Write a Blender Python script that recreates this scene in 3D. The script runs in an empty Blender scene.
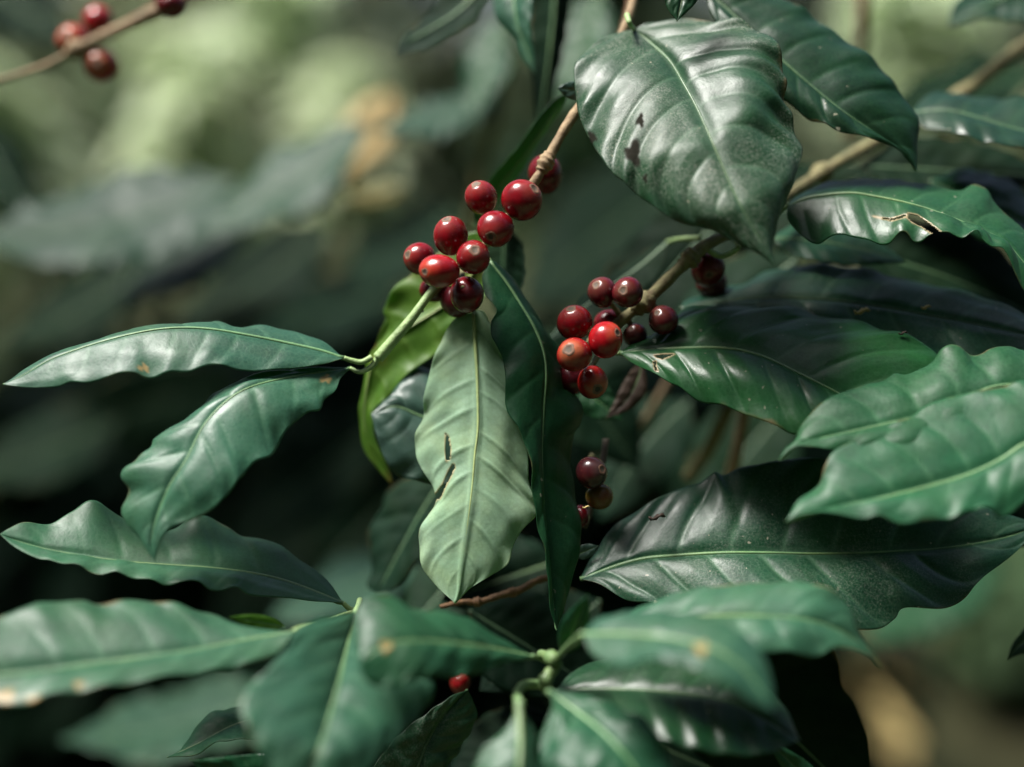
import bpy, bmesh, math, random
import numpy as np
from mathutils import Vector
random.seed(7); rng = np.random.default_rng(7)
SC = bpy.context.scene
COL = SC.collection
R = math.radians

# ------------------------------------------------------------------ camera
PITCH = R(-10); CAM = np.array((0.0, 0.0, 1.30)); K = 36.0/50.0/1024.0
FWD = np.array((0, math.cos(PITCH), math.sin(PITCH)))
UP = np.array((0, -math.sin(PITCH), math.cos(PITCH)))
RT = np.array((1.0, 0, 0))
def P(x, y, d):
    x = np.asarray(x, float); y = np.asarray(y, float); d = np.asarray(d, float)
    X = (x-512)*K*d; Y = -(y-383.5)*K*d
    return CAM + d[..., None]*FWD + X[..., None]*RT + Y[..., None]*UP
def pix(p):
    v = p-CAM; d = v@FWD
    return 512+(v@RT)/d/K, 383.5-(v@UP)/d/K
cam = bpy.data.cameras.new('camera'); co = bpy.data.objects.new('camera', cam); COL.objects.link(co)
co.location = CAM; co.rotation_euler = (R(90)+PITCH, 0, 0)
cam.lens = 50; cam.sensor_width = 36; cam.clip_start = 0.01; cam.clip_end = 500
cam.dof.use_dof = True; cam.dof.focus_distance = 0.487; cam.dof.aperture_fstop = 2.2
SC.camera = co

# ------------------------------------------------------------------ light
SUN_EL, SUN_AZ = 66, -95        # azimuth measured clockwise from +Y
w = bpy.data.worlds.new('World'); SC.world = w; w.use_nodes = True
nt = w.node_tree; bg = nt.nodes['Background']
sky = nt.nodes.new('ShaderNodeTexSky'); sky.sky_type = 'NISHITA'; sky.sun_disc = False
sky.sun_elevation = R(SUN_EL); sky.sun_rotation = R(SUN_AZ); sky.dust_density = 4.0; sky.ozone_density = 0.3
nt.links.new(sky.outputs[0], bg.inputs[0]); bg.inputs[1].default_value = 0.05
sl = bpy.data.lights.new('sun', 'SUN'); so = bpy.data.objects.new('sun', sl); COL.objects.link(so)
sl.energy = 3.0; sl.angle = R(22); sl.color = (1.0, .975, .93)
sd = Vector((math.sin(R(SUN_AZ))*math.cos(R(SUN_EL)), math.cos(R(SUN_AZ))*math.cos(R(SUN_EL)), math.sin(R(SUN_EL))))
so.rotation_euler = sd.to_track_quat('Z', 'Y').to_euler(); so.location = (0, 0, 5)
SC.view_settings.view_transform = 'Standard'; SC.view_settings.look = 'None'
SC.view_settings.exposure = 1.8; SC.view_settings.gamma = 1; SC.view_settings.use_curve_mapping = False
SC.render.engine = 'CYCLES'; SC.cycles.use_denoising = True
SC.cycles.max_bounces = 8; SC.cycles.sample_clamp_indirect = 4; SC.cycles.caustics_reflective = False; SC.cycles.caustics_refractive = False

# ------------------------------------------------------------------ materials
def mat_new(name):
    m = bpy.data.materials.new(name); m.use_nodes = True
    return m, m.node_tree, m.node_tree.nodes['Principled BSDF']
def N(nt, t, **kw):
    n = nt.nodes.new(t)
    for k, v in kw.items():
        if hasattr(n, k): setattr(n, k, v)
        else: n.inputs[k].default_value = v
    return n
def mix(nt, fac, a, b, bt='MIX'):
    n = nt.nodes.new('ShaderNodeMix'); n.data_type = 'RGBA'; n.blend_type = bt
    for s, v in ((0, fac), (6, a), (7, b)):
        if isinstance(v, (int, float)): n.inputs[s].default_value = v
        elif isinstance(v, tuple): n.inputs[s].default_value = (*v, 1) if len(v) == 3 else v
        else: nt.links.new(v, n.inputs[s])
    return n.outputs[2]
def math_(nt, op, a, b=None, clamp=False):
    n = nt.nodes.new('ShaderNodeMath'); n.operation = op; n.use_clamp = clamp
    for i, v in enumerate((a, b)):
        if v is None: continue
        if isinstance(v, (int, float)): n.inputs[i].default_value = v
        else: nt.links.new(v, n.inputs[i])
    return n.outputs[0]
def noise(nt, scale, detail=4, rough=.55, vec=None, dist=0):
    n = N(nt, 'ShaderNodeTexNoise'); n.inputs['Scale'].default_value = scale; n.inputs['Detail'].default_value = detail
    n.inputs['Roughness'].default_value = rough; n.inputs['Distortion'].default_value = dist
    if vec is None:
        tc = nt.nodes.get('TC') or nt.nodes.new('ShaderNodeTexCoord'); tc.name = 'TC'; vec = tc.outputs['Object']
    nt.links.new(vec, n.inputs['Vector']); return n.outputs['Fac']
def ramp(nt, v, lo, hi):
    n = nt.nodes.new('ShaderNodeMapRange'); n.inputs[1].default_value = lo; n.inputs[2].default_value = hi
    nt.links.new(v, n.inputs[0]); return n.outputs[0]
def attr(nt, name):
    n = nt.nodes.new('ShaderNodeAttribute'); n.attribute_name = name; return n.outputs['Fac']

def ramp2(nt, v, lo, hi):
    n = nt.nodes.new('ShaderNodeMapRange'); n.inputs[3].default_value = lo; n.inputs[4].default_value = hi
    nt.links.new(v, n.inputs[0]); return n.outputs[0]
def leaf_mat(name, base, vein, alt=None, dust=0.0, specks=0.0, rough=.42, trans=.25, tcol=None, veinamt=.5, spec=.5, bump=.15, brown=0.0):
    m, nt, b = mat_new(name)
    alt = alt or tuple(c*.6 for c in base)
    c = mix(nt, ramp(nt, noise(nt, 90, 3), .35, .68), base, alt)
    c = mix(nt, math_(nt, 'MULTIPLY', ramp(nt, noise(nt, 700, 2), .3, .8), .35), c, tuple(x*1.5 for x in base))
    oi = nt.nodes.new('ShaderNodeObjectInfo'); hs = nt.nodes.new('ShaderNodeHueSaturation')
    rnd = oi.outputs['Random']; nt.links.new(ramp2(nt, rnd, .484, .516), hs.inputs['Hue'])
    nt.links.new(ramp2(nt, math_(nt, 'FRACT', math_(nt, 'MULTIPLY', rnd, 7.3)), .78, 1.25), hs.inputs['Value'])
    nt.links.new(c, hs.inputs['Color']); c = hs.outputs[0]
    c = mix(nt, math_(nt, 'MULTIPLY', ramp(nt, noise(nt, 38, 4, .65), .45, .75), .35), c, (base[0]*1.9+.004, base[1]*1.35, base[2]*.75))
    v = attr(nt, 'vein')
    vo = nt.nodes.new('ShaderNodeTexVoronoi'); vo.feature = 'DISTANCE_TO_EDGE'; vo.inputs['Scale'].default_value = 620
    tcn = nt.nodes.get('TC'); nt.links.new(tcn.outputs['Object'], vo.inputs['Vector'])
    cell = ramp(nt, vo.outputs['Distance'], .0, .16)
    c = mix(nt, math_(nt, 'MULTIPLY', math_(nt, 'SUBTRACT', 1.0, cell), .16), c, vein)
    eg = math_(nt, 'MULTIPLY', ramp(nt, math_(nt, 'ADD', attr(nt, 'across'), math_(nt, 'MULTIPLY', noise(nt, 130, 3), .22)), 1.07, 1.14), ramp(nt, noise(nt, 48, 2), .52, .62))
    c = mix(nt, math_(nt, 'MULTIPLY', eg, .75), c, (.16, .10, .04))
    c = mix(nt, math_(nt, 'MULTIPLY', v, veinamt), c, vein)
    if brown:
        c = mix(nt, ramp(nt, noise(nt, 45, 3, .6), .66-brown*.1, .74), c, (.14, .05, .015))
    r = math_(nt, 'ADD', math_(nt, 'MULTIPLY', noise(nt, 160, 4), .25), math_(nt, 'ADD', math_(nt, 'MULTIPLY', noise(nt, 45, 5, .65), .3), rough-.275))
    if dust:
        d = math_(nt, 'MULTIPLY', ramp(nt, noise(nt, 1500, 3, .75), .49, .62), ramp(nt, noise(nt, 32, 3, .6), .42, .66))
        d = math_(nt, 'MULTIPLY', d, dust)
        c = mix(nt, d, c, (.50, .52, .43)); r = math_(nt, 'ADD', r, math_(nt, 'MULTIPLY', d, .4))
    if specks:
        s = math_(nt, 'GREATER_THAN', noise(nt, 420, 1, .5), .80-.05*specks)
        s = math_(nt, 'MULTIPLY', s, ramp(nt, noise(nt, 25, 2), .4, .6))
        c = mix(nt, math_(nt, 'MULTIPLY', s, .7), c, (.40, .38, .28))
    c = mix(nt, attr(nt, 'tan'), c, (.38, .30, .17))
    c = mix(nt, math_(nt, 'MULTIPLY', attr(nt, 'yellowing'), .55), c, (.50, .30, .10))
    c = mix(nt, math_(nt, 'MULTIPLY', attr(nt, 'blotch'), .93), c, (.022, .018, .016))
    nt.links.new(c, b.inputs['Base Color']); nt.links.new(r, b.inputs['Roughness'])
    nt.links.new(math_(nt, 'MULTIPLY', math_(nt, 'SUBTRACT', 1.0, attr(nt, 'blotch')), spec), b.inputs['Specular IOR Level'])
    bm = N(nt, 'ShaderNodeBump'); bm.inputs['Strength'].default_value = bump; bm.inputs['Distance'].default_value = .0006
    h = math_(nt, 'ADD', math_(nt, 'ADD', noise(nt, 520, 4, .65), math_(nt, 'MULTIPLY', cell, .14)), math_(nt, 'MULTIPLY', noise(nt, 110, 2), 1.6))
    nt.links.new(h, bm.inputs['Height']); nt.links.new(bm.outputs[0], b.inputs['Normal'])
    if trans:
        tr = nt.nodes.new('ShaderNodeBsdfTranslucent')
        tcol = tcol or (base[0]*2.2+.01, base[1]*2.6+.02, base[2]*.9)
        tc = mix(nt, math_(nt, 'MULTIPLY', v, .5), tcol, tuple(x*.5 for x in tcol)); nt.links.new(tc, tr.inputs['Color'])
        ms = nt.nodes.new('ShaderNodeMixShader'); ms.inputs[0].default_value = trans
        out = nt.nodes['Material Output']
        nt.links.new(b.outputs[0], ms.inputs[1]); nt.links.new(tr.outputs[0], ms.inputs[2]); nt.links.new(ms.outputs[0], out.inputs[0])
    return m
M = {}
M['dark'] = leaf_mat('leaf upper dark green', (.006, .050, .018), (.07, .18, .08), rough=.36, veinamt=.5, specks=.6)
M['deep'] = leaf_mat('leaf upper deep green', (.003, .028, .010), (.03, .09, .035), rough=.40, veinamt=.3, specks=.6, trans=.1, spec=.4)
M['dusty'] = leaf_mat('leaf upper dusty green', (.007, .042, .018), (.08, .16, .09), rough=.43, veinamt=.4, spec=.45, dust=.38, specks=.4)
M['dustlite'] = leaf_mat('leaf upper lightly dusted green', (.006, .056, .026), (.09, .20, .11), rough=.40, veinamt=.5, dust=.16, specks=.8)
M['mid'] = leaf_mat('leaf upper mid green', (.010, .066, .028), (.08, .21, .10), rough=.48, veinamt=.35, trans=.3, spec=.35)
M['lit'] = leaf_mat('leaf upper clear green', (.007, .048, .017), (.05, .15, .06), rough=.42, veinamt=.3, trans=.3, spec=.3, specks=.8)
M['softmid'] = leaf_mat('leaf upper dull green', (.020, .080, .040), (.08, .19, .10), rough=.48, veinamt=.3)
M['bggrey'] = leaf_mat('leaf grey green tinted as sheen', (.014, .046, .026), (.05, .08, .06), rough=.5, veinamt=.2, trans=.15, spec=.28)  # grey of the reflected sky put into the leaf colour
M['dim'] = leaf_mat('leaf green darkened as shade', (.004, .015, .007), (.012, .03, .016), rough=.65, veinamt=.2, trans=.1, spec=.06)  # shaded copy of the leaf green, shade put into the colour
M['sunlitbush'] = leaf_mat('bush leaf paled as sunlit', (.60, .72, .52), (.5, .58, .42), rough=.6, veinamt=.2, trans=.45, spec=.2, tcol=(.6, .7, .45))  # sunlight put into the colour, far paler than the other leaves
M['vivid'] = leaf_mat('leaf upper vivid green', (.009, .062, .021), (.07, .19, .08), rough=.38, veinamt=.35, trans=.35, specks=.8)
M['soft'] = leaf_mat('leaf upper soft blue green', (.021, .086, .048), (.11, .25, .14), rough=.46, veinamt=.35, trans=.3)
M['grey'] = leaf_mat('leaf upper grey green', (.022, .055, .042), (.08, .14, .10), rough=.42, veinamt=.3, trans=.2)
M['under'] = leaf_mat('leaf underside pale green', (.095, .19, .085), (.17, .27, .12), (.12, .22, .11), rough=.6, veinamt=.3, trans=.3, spec=.3)
M['pale'] = leaf_mat('leaf underside light green', (.23, .36, .235), (.10, .18, .10), (.27, .39, .28), rough=.6, veinamt=.45, trans=.3, spec=.3)
M['yellow'] = leaf_mat('leaf yellowish green', (.055, .15, .014), (.13, .25, .03), (.08, .16, .012), rough=.5, veinamt=.5, trans=.5, tcol=(.18, .40, .025), brown=.6)
M['dead'] = leaf_mat('leaf dead yellow', (.66, .55, .25), (.5, .4, .2), (.55, .44, .18), rough=.7, trans=.3, tcol=(.5, .35, .1))
M['brown'] = leaf_mat('leaf dead brown', (.03, .018, .009), (.05, .03, .018), rough=.7, trans=.2, tcol=(.2, .1, .03))
M['stem'] = leaf_mat('stem dull green', (.09, .16, .06), (.2, .3, .15), rough=.5, trans=0, veinamt=0)
M['rib'] = leaf_mat('midrib light green', (.11, .21, .09), (.2, .3, .15), rough=.45, trans=0, veinamt=0)
M['ribdark'] = leaf_mat('midrib dim green', (.05, .11, .05), (.2, .3, .15), rough=.45, trans=0, veinamt=0)
M['ribpale'] = leaf_mat('midrib yellow green', (.24, .33, .13), (.2, .3, .15), rough=.5, trans=0, veinamt=0)

def bark_mat(name, a, b_, scale=350, rough=.75):
    m, nt, b = mat_new(name)
    tc = nt.nodes.new('ShaderNodeTexCoord')
    c = mix(nt, ramp(nt, noise(nt, scale, 5, .65), .35, .7), a, b_)
    c = mix(nt, ramp(nt, noise(nt, scale*.25, 3), .5, .75), c, tuple(x*.45 for x in a))
    nt.links.new(c, b.inputs['Base Color']); b.inputs['Roughness'].default_value = rough
    bm = N(nt, 'ShaderNodeBump'); bm.inputs['Strength'].default_value = .6; bm.inputs['Distance'].default_value = .0008
    nt.links.new(noise(nt, scale*1.5, 5, .7), bm.inputs['Height']); nt.links.new(bm.outputs[0], b.inputs['Normal'])
    return m
M['twig'] = bark_mat('pale tan twig bark', (.30, .22, .12), (.17, .10, .05))
M['twigolive'] = bark_mat('olive twig bark', (.20, .19, .08), (.11, .08, .035))
M['twigbrown'] = bark_mat('brown twig bark', (.17, .085, .03), (.08, .04, .018))
M['shoot'] = bark_mat('pale green shoot skin', (.28, .40, .17), (.22, .34, .12), rough=.5)
M['bark'] = bark_mat('trunk bark', (.09, .07, .05), (.045, .036, .026), scale=30)

def cherry_mat(name, a, b_, tip, rough=.23, tipamt=.6):
    m, nt, b = mat_new(name)
    c = mix(nt, ramp(nt, noise(nt, 95, 4, .6), .38, .62), a, b_)
    c = mix(nt, math_(nt, 'MULTIPLY', ramp(nt, noise(nt, 240, 5, .7), .55, .75), .5), c, tuple(x*.35 for x in b_))
    ax = attr(nt, 'axis')
    c = mix(nt, math_(nt, 'MULTIPLY', ramp(nt, math_(nt, 'ADD', ax, math_(nt, 'MULTIPLY', noise(nt, 200, 3), .5)), .8, 1.35), tipamt), c, tip)
    s = math_(nt, 'GREATER_THAN', noise(nt, 900, 2, .6), .73)
    c = mix(nt, math_(nt, 'MULTIPLY', s, .5), c, (.5, .25, .17))
    nt.links.new(c, b.inputs['Base Color'])
    nt.links.new(math_(nt, 'ADD', math_(nt, 'MULTIPLY', noise(nt, 260, 4), .22), rough-.1), b.inputs['Roughness'])
    b.inputs['Specular IOR Level'].default_value = .42; b.inputs['Coat Weight'].default_value = .08; b.inputs['Coat Roughness'].default_value = .35
    b.inputs['Subsurface Weight'].default_value = 0.0; b.inputs['Subsurface Radius'].default_value = (.004, .0008, .0005)
    b.inputs['Subsurface Scale'].default_value = 1.0
    bm = N(nt, 'ShaderNodeBump'); bm.inputs['Strength'].default_value = .15; bm.inputs['Distance'].default_value = .0005
    nt.links.new(noise(nt, 500, 4, .6), bm.inputs['Height']); nt.links.new(bm.outputs[0], b.inputs['Normal'])
    return m
CM = {
 'red': cherry_mat('cherry skin red', (.20, .003, .007), (.10, .002, .005), (.25, .04, .028)),
 'bright': cherry_mat('cherry skin bright red', (.31, .006, .009), (.19, .003, .006), (.42, .08, .035)),
 'orange': cherry_mat('cherry skin orange red', (.28, .013, .009), (.19, .004, .006), (.40, .14, .06), tipamt=.85),
 'crimson': cherry_mat('cherry skin dark crimson', (.12, .002, .005), (.07, .0015, .004), (.2, .03, .02)),
 'maroon': cherry_mat('cherry skin maroon', (.095, .006, .010), (.06, .004, .008), (.13, .05, .03)),
 'purple': cherry_mat('cherry skin black purple', (.028, .008, .010), (.055, .007, .008), (.06, .05, .045)),
 'olive': cherry_mat('cherry skin olive yellow', (.15, .11, .013), (.15, .045, .012), (.15, .13, .03)),
}
def plain(name, col, rough=.7, sc=300):
    m, nt, b = mat_new(name)
    nt.links.new(mix(nt, ramp(nt, noise(nt, sc, 3), .35, .65), col, tuple(x*.6 for x in col)), b.inputs['Base Color'])
    b.inputs['Roughness'].default_value = rough; return m
M['ring'] = plain('cherry crown tan', (.17, .085, .05), sc=900)
M['pitgrey'] = plain('cherry crown grey brown', (.105, .075, .05), sc=900)
M['pit'] = plain('cherry crown dark pit', (.035, .028, .018), sc=900)
M['insect'] = plain('insect black', (.01, .01, .01), .3)

# ------------------------------------------------------------------ object helpers
def empty(name, loc, label, cat, group=None):
    o = bpy.data.objects.new(name, None); COL.objects.link(o); o.location = loc
    o.empty_display_size = .01
    o['label'] = label; o['category'] = cat
    if group: o['group'] = group
    return o
def mesh_obj(name, V, F, mats, parent=None, attrs=None, smooth=True, label=None, mi=None):
    V = np.asarray(V, float)
    if parent is not None: V = V-np.array(parent.location)
    me = bpy.data.meshes.new(name); me.from_pydata(V.tolist(), [], F); me.update()
    for m in (mats if isinstance(mats, (list, tuple)) else [mats]): me.materials.append(m)
    if smooth: me.polygons.foreach_set('use_smooth', [True]*len(me.polygons))
    for k, a in (attrs or {}).items():
        at = me.attributes.new(k, 'FLOAT', 'POINT'); at.data.foreach_set('value', np.asarray(a, np.float32).ravel())
    if mi is not None: me.polygons.foreach_set('material_index', mi)
    o = bpy.data.objects.new(name, me); COL.objects.link(o)
    if parent is not None: o.parent = parent
    if label: o['label'] = label
    return o
def crom(pts, n=None, t=None):
    """Catmull-Rom through pts, resampled by arc length."""
    p = np.asarray(pts, float)
    if len(p) == 2: fine = p[0]+(p[1]-p[0])*np.linspace(0, 1, 50)[:, None]
    else:
        e = np.vstack([2*p[0]-p[1], p, 2*p[-1]-p[-2]]); out = []
        for i in range(len(p)-1):
            a, b, c, d = e[i:i+4]; u = np.linspace(0, 1, 24, endpoint=False)[:, None]
            out.append(.5*((2*b)+(-a+c)*u+(2*a-5*b+4*c-d)*u*u+(-a+3*b-3*c+d)*u**3))
        fine = np.vstack(out+[p[-1:]])
    s = np.r_[0, np.cumsum(np.linalg.norm(np.diff(fine, axis=0), axis=1))]; s /= s[-1]
    t = np.linspace(0, 1, n) if t is None else t
    return np.stack([np.interp(t, s, fine[:, k]) for k in range(p.shape[1])], 1)
def tube(path, rad, sides=12, cap=True):
    path = np.asarray(path, float); n = len(path); T = np.gradient(path, axis=0); T /= np.linalg.norm(T, axis=1)[:, None]+1e-12
    ref = np.array((.31, .2, .93)); V = []; F = []
    rad = np.broadcast_to(np.asarray(rad, float), (n,))
    a = np.linspace(0, 2*math.pi, sides, endpoint=False)
    for i in range(n):
        b = np.cross(T[i], ref); b /= np.linalg.norm(b); c = np.cross(T[i], b)
        V.append(path[i]+rad[i]*(np.cos(a)[:, None]*b+np.sin(a)[:, None]*c))
    V = np.vstack(V)
    for i in range(n-1):
        for j in range(sides):
            k = (j+1) % sides
            F.append((i*sides+j, i*sides+k, (i+1)*sides+k, (i+1)*sides+j))
    if cap: F.append(tuple(range(sides))[::-1]); F.append(tuple((n-1)*sides+j for j in range(sides)))
    return V, F
def inpoly(x, y, poly):
    r = np.zeros(x.shape, bool); n = len(poly)
    for i in range(n):
        x0, y0 = poly[i]; x1, y1 = poly[(i+1) % n]
        c = ((y0 > y) != (y1 > y)) & (x < (x1-x0)*(y-y0)/((y1-y0) or 1e-9)+x0); r ^= c
    return r

# ------------------------------------------------------------------ leaf builder
def leaf(label, mid, L, Rr, d, dl=0, dr=0, mat='dark', face=1, nv=8, pucker=.0011, ripple=.0008, bulge=.0017, scallop=.016,
         res=(130, 25), holes=(), pet=None, rib='rib', ribr=.0008, group=None, name='coffee_leaf', fold=0, petr=.0011, petmat='shoot', cat='leaf', seed=None, under='under', spots=(), yspots=()):
    nt_, ns = res
    t = np.linspace(0, 1, nt_)
    mid = [tuple(p[:2]) for p in mid]
    m = crom(mid, t=t)
    l = crom([mid[0]]+list(L)+[mid[-1]], t=t); r = crom([mid[0]]+list(Rr)+[mid[-1]], t=t)
    dd = np.interp(t, np.linspace(0, 1, len(d)), d)
    k = np.ones(9)/9; dd = np.convolve(np.pad(dd, 4, mode='reflect', reflect_type='odd'), k, 'valid')
    prof = np.sin(math.pi*np.clip(t, 0, 1)**.85)**.75
    rs = np.random.default_rng(seed if seed is not None else sum(map(ord, label)) % 1000)
    jit = np.interp(np.linspace(0, nv+2, 400), np.arange(nv+3), rs.normal(0, .16, nv+3))
    half = np.linspace(0, 1, ns)
    S = np.r_[-half[::-1], half[1:]]
    A = np.abs(S)
    # lateral vein phase
    wid = np.hypot(*(l-r).T).max()/2; leng = np.hypot(*np.diff(m, axis=0).T).sum()
    slope = .55*wid/leng
    slope = min(max(slope, .05), .22)
    tt, ss = np.meshgrid(t, S, indexing='ij'); aa = np.abs(ss)
    q0 = (tt-slope*(aa**1.25)*(1+.25*aa))*nv+np.where(ss > 0, .47, 0)
    q = q0+np.interp(q0, np.linspace(-1, nv+1, 400), jit)*(.6+.4*np.sign(ss)*.5)
    ph = np.abs(q-np.round(q))
    live = (q > .35) & (q < nv-.15)
    # silhouettes: margins with shallow scallops between the veins
    for e, sg in ((l, -1), (r, 1)):
        qq = q[:, 0] if sg < 0 else q[:, -1]
        out = e-m; ln = np.hypot(*out.T)+1e-6
        out = out/ln[:, None]
        sc = (np.abs(np.sin(math.pi*qq))-.5)*scallop*wid*prof
        e += out*np.where(ln > 4, sc, 0)[:, None]
    Pm = P(m[:, 0], m[:, 1], dd); Pl = P(l[:, 0], l[:, 1], dd+dl*prof); Pr = P(r[:, 0], r[:, 1], dd+dr*prof)
    E = np.where(S[None, :, None] < 0, Pl[:, None], Pr[:, None])
    G = Pm[:, None]+(E-Pm[:, None])*A[None, :, None]
    def nrm(G):
        du = np.gradient(G, axis=0); dv = np.gradient(G, axis=1)
        n = np.cross(du, dv); return n/(np.linalg.norm(n, axis=2)[..., None]+1e-12)
    n = nrm(G)
    c = (n*(CAM-G)/np.linalg.norm(CAM-G, axis=2)[..., None]).sum(2).mean()
    flipped = (c < 0) == (face > 0)
    if flipped: n = -n
    # smooth normals across the blade for displacement
    env = prof[:, None]
    lo = 4*aa*(1-aa)
    h = bulge*lo*env
    lob0 = np.interp(q, np.arange(-2, nv+4)*1.0, rs.uniform(.45, 1.35, nv+6))
    h += pucker*.62*lob0*(.75*np.clip(2*ph, 0, 1)**.8-.42-.40*np.exp(-(ph/.085)**2))*np.clip(aa*4, 0, 1)*np.clip((1-aa)*3+.15, 0, 1)*env*live
    ph1 = rs.uniform(0, 6.28)
    lob = np.interp(np.linspace(0, 1, nt_), np.linspace(0, 1, 2*nv), rs.uniform(.1, 1.5, 2*nv)); lob2 = np.interp(np.linspace(0, 1, nt_), np.linspace(0, 1, 2*nv), rs.uniform(.1, 1.5, 2*nv))
    h += ripple*aa**3*np.sin(2*math.pi*q*1.0+ph1)*env*np.where(ss > 0, lob[:, None], lob2[:, None])
    h += ripple*.9*aa**2*np.sin(2*math.pi*(tt*2.3+rs.uniform(0, 1))+np.sign(ss)*1.2)*env
    h += .0006*np.sin(tt*17+ss*5+ph1)*env*aa
    h += -.0007*np.exp(-(aa/.07)**2)
    for _ in range(9):
        f1, f2 = rs.uniform(3, 16), rs.uniform(1.5, 7)
        h += .00013*np.sin(tt*f1*2+ss*f2+rs.uniform(0, 6.28))*np.cos(ss*f2*1.3-tt*f1+rs.uniform(0, 6.28))*env*np.clip(aa*5, 0, 1)
    h -= fold*aa*env
    G = G+n*(h*min(1.0, wid*K*dd.mean()/.017))[..., None]
    vein = np.exp(-(ph/.055)**2)*np.clip(1.25-aa*1.1, 0, 1)*live
    vein = np.maximum(vein, np.exp(-(aa/.045)**2)*.8)
    # fine net of tertiary veins
    net = .22*np.exp(-(((q*5.3+np.sin(aa*23+q*3)*.25) % 1-.5)/.14)**2)*np.clip(aa*3, 0, 1)
    vein = np.maximum(vein, net)
    n1 = len(S); V = G.reshape(-1, 3); F = []; idx = np.arange(nt_*n1).reshape(nt_, n1)
    a, b, c_, d_ = idx[:-1, :-1].ravel(), idx[:-1, 1:].ravel(), idx[1:, 1:].ravel(), idx[1:, :-1].ravel()
    keep = np.ones(a.shape, bool)
    if holes:
        px, py = pix((V[a]+V[b]+V[c_]+V[d_])/4)
        for hp in holes: keep &= ~inpoly(px, py, hp)
    q4 = np.stack([a, b, c_, d_], 1)[keep]
    nn = nrm(G); cc = (nn*n).sum(2).mean()
    if cc > 0: q4 = q4[:, ::-1]
    root = empty(name, Pm[0], label, cat, group)
    at_ = {'vein': vein, 'across': aa, 'along': tt}
    if holes or spots or yspots:
        vx, vy = pix(V)
        def blob(lst):
            z = np.zeros(len(V))
            for (sx, sy, sa, sb) in lst:
                an = np.arctan2(vy-sy, vx-sx); w_ = 1+.22*np.sin(3*an+sx)+.16*np.sin(5*an+sy)
                z = np.maximum(z, np.clip((1.25-np.hypot((vx-sx)/sa, (vy-sy)/sb)/w_)*3.5, 0, 1))
            return z
        if spots: at_['blotch'] = blob(spots)
        if yspots: at_['yellowing'] = blob(yspots)
        if holes:
            z = np.zeros(len(V))
            for hp in holes:
                for i in range(len(hp)):
                    a0, b0 = np.array(hp[i]), np.array(hp[(i+1) % len(hp)]); e_ = b0-a0
                    u_ = np.clip(((vx-a0[0])*e_[0]+(vy-a0[1])*e_[1])/(e_@e_+1e-9), 0, 1)
                    z = np.maximum(z, np.clip(1.5-np.hypot(vx-a0[0]-u_*e_[0], vy-a0[1]-u_*e_[1]), 0, 1))
            at_['tan'] = z
    o = mesh_obj('blade', V, q4.tolist(), [M[mat], M[under]], root, at_)
    md = o.modifiers.new('thickness', 'SOLIDIFY'); md.thickness = .00028; md.offset = -1; md.material_offset = 1; md.material_offset_rim = 0
    # midrib
    ic = ns-1; pth = G[:, ic]
    step = max(1, nt_//60); pth = pth[::step]
    rr = ribr*(1-.8*np.linspace(0, 1, len(pth)))
    v, f = tube(pth, rr, 8); mesh_obj('midrib', v, f, M[rib], root)
    if pet:
        pp = [(mid[0][0], mid[0][1], d[0])]+list(pet)
        pp = crom(pp, 24); wp = P(pp[:, 0], pp[:, 1], pp[:, 2]); wp[0] = pth[0]
        v, f = tube(wp, np.linspace(ribr*1.05, petr, 24), 10); mesh_obj('petiole', v, f, M[petmat], root)
    return root
def simple(label, base, tip, width, d, bend=0, dl=0, dr=0, wl=1, wr=1, **kw):
    """leaf from base, tip and width, the midrib bowed sideways by bend px"""
    b = np.array(base, float); e = np.array(tip, float); ax = e-b; L_ = np.hypot(*ax); ax /= L_; pr = np.array((-ax[1], ax[0]))
    ts = np.linspace(0, 1, 7); mid = [tuple(b+(e-b)*s+pr*bend*4*s*(1-s)) for s in ts]
    wf = np.sin(math.pi*ts**.85)**.85*(1-.15*ts)
    Lp = [tuple(np.array(mid[i])-pr*width/2*wl*wf[i]) for i in range(1, 6)]; Rp = [tuple(np.array(mid[i])+pr*width/2*wr*wf[i]) for i in range(1, 6)]
    if pr[1] < 0: dl, dr = dr, dl
    kw.setdefault('res', (70, 15))
    return leaf(label, mid, Lp, Rp, d, dl, dr, **kw)

# ------------------------------------------------------------------ leaves in the focal plane and just before it
G1 = 'leaves of the coffee plant in front'
# A upper of the two leaves on the left
leaf('long narrow green leaf reaching left from the pale green shoot, uppermost leaf on that side',
     [(344,358),(320,350),(280,341),(250,335),(215,329),(185,327),(155,329),(120,336),(82,347),(50,359),(22,375),(3,384)],
     [(325,341),(305,334),(280,327),(262,323.5),(237,324),(226,319),(215,317),(203,320),(185,323),(155,324),(120,331),(82,342),(52,352),(28,366),(12,378)],
     [(320,364),(280,367),(242,368),(225,365),(210,363),(190,370),(172,369.5),(150,375),(137,370),(120,371),(105,376),(87,382),(70,381),(57,386),(37,387),(18,386)],
     [.495,.488,.482,.478], dl=.012, dr=-.012, mat='soft', nv=9, scallop=.0, yspots=[(144,368,5,3)], rib='rib', ribr=.0008, group=G1,
     pet=[(352,360.5,.4955),(362,362,.496),(372,357,.4965)], petr=.0011, fold=.002)
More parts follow.
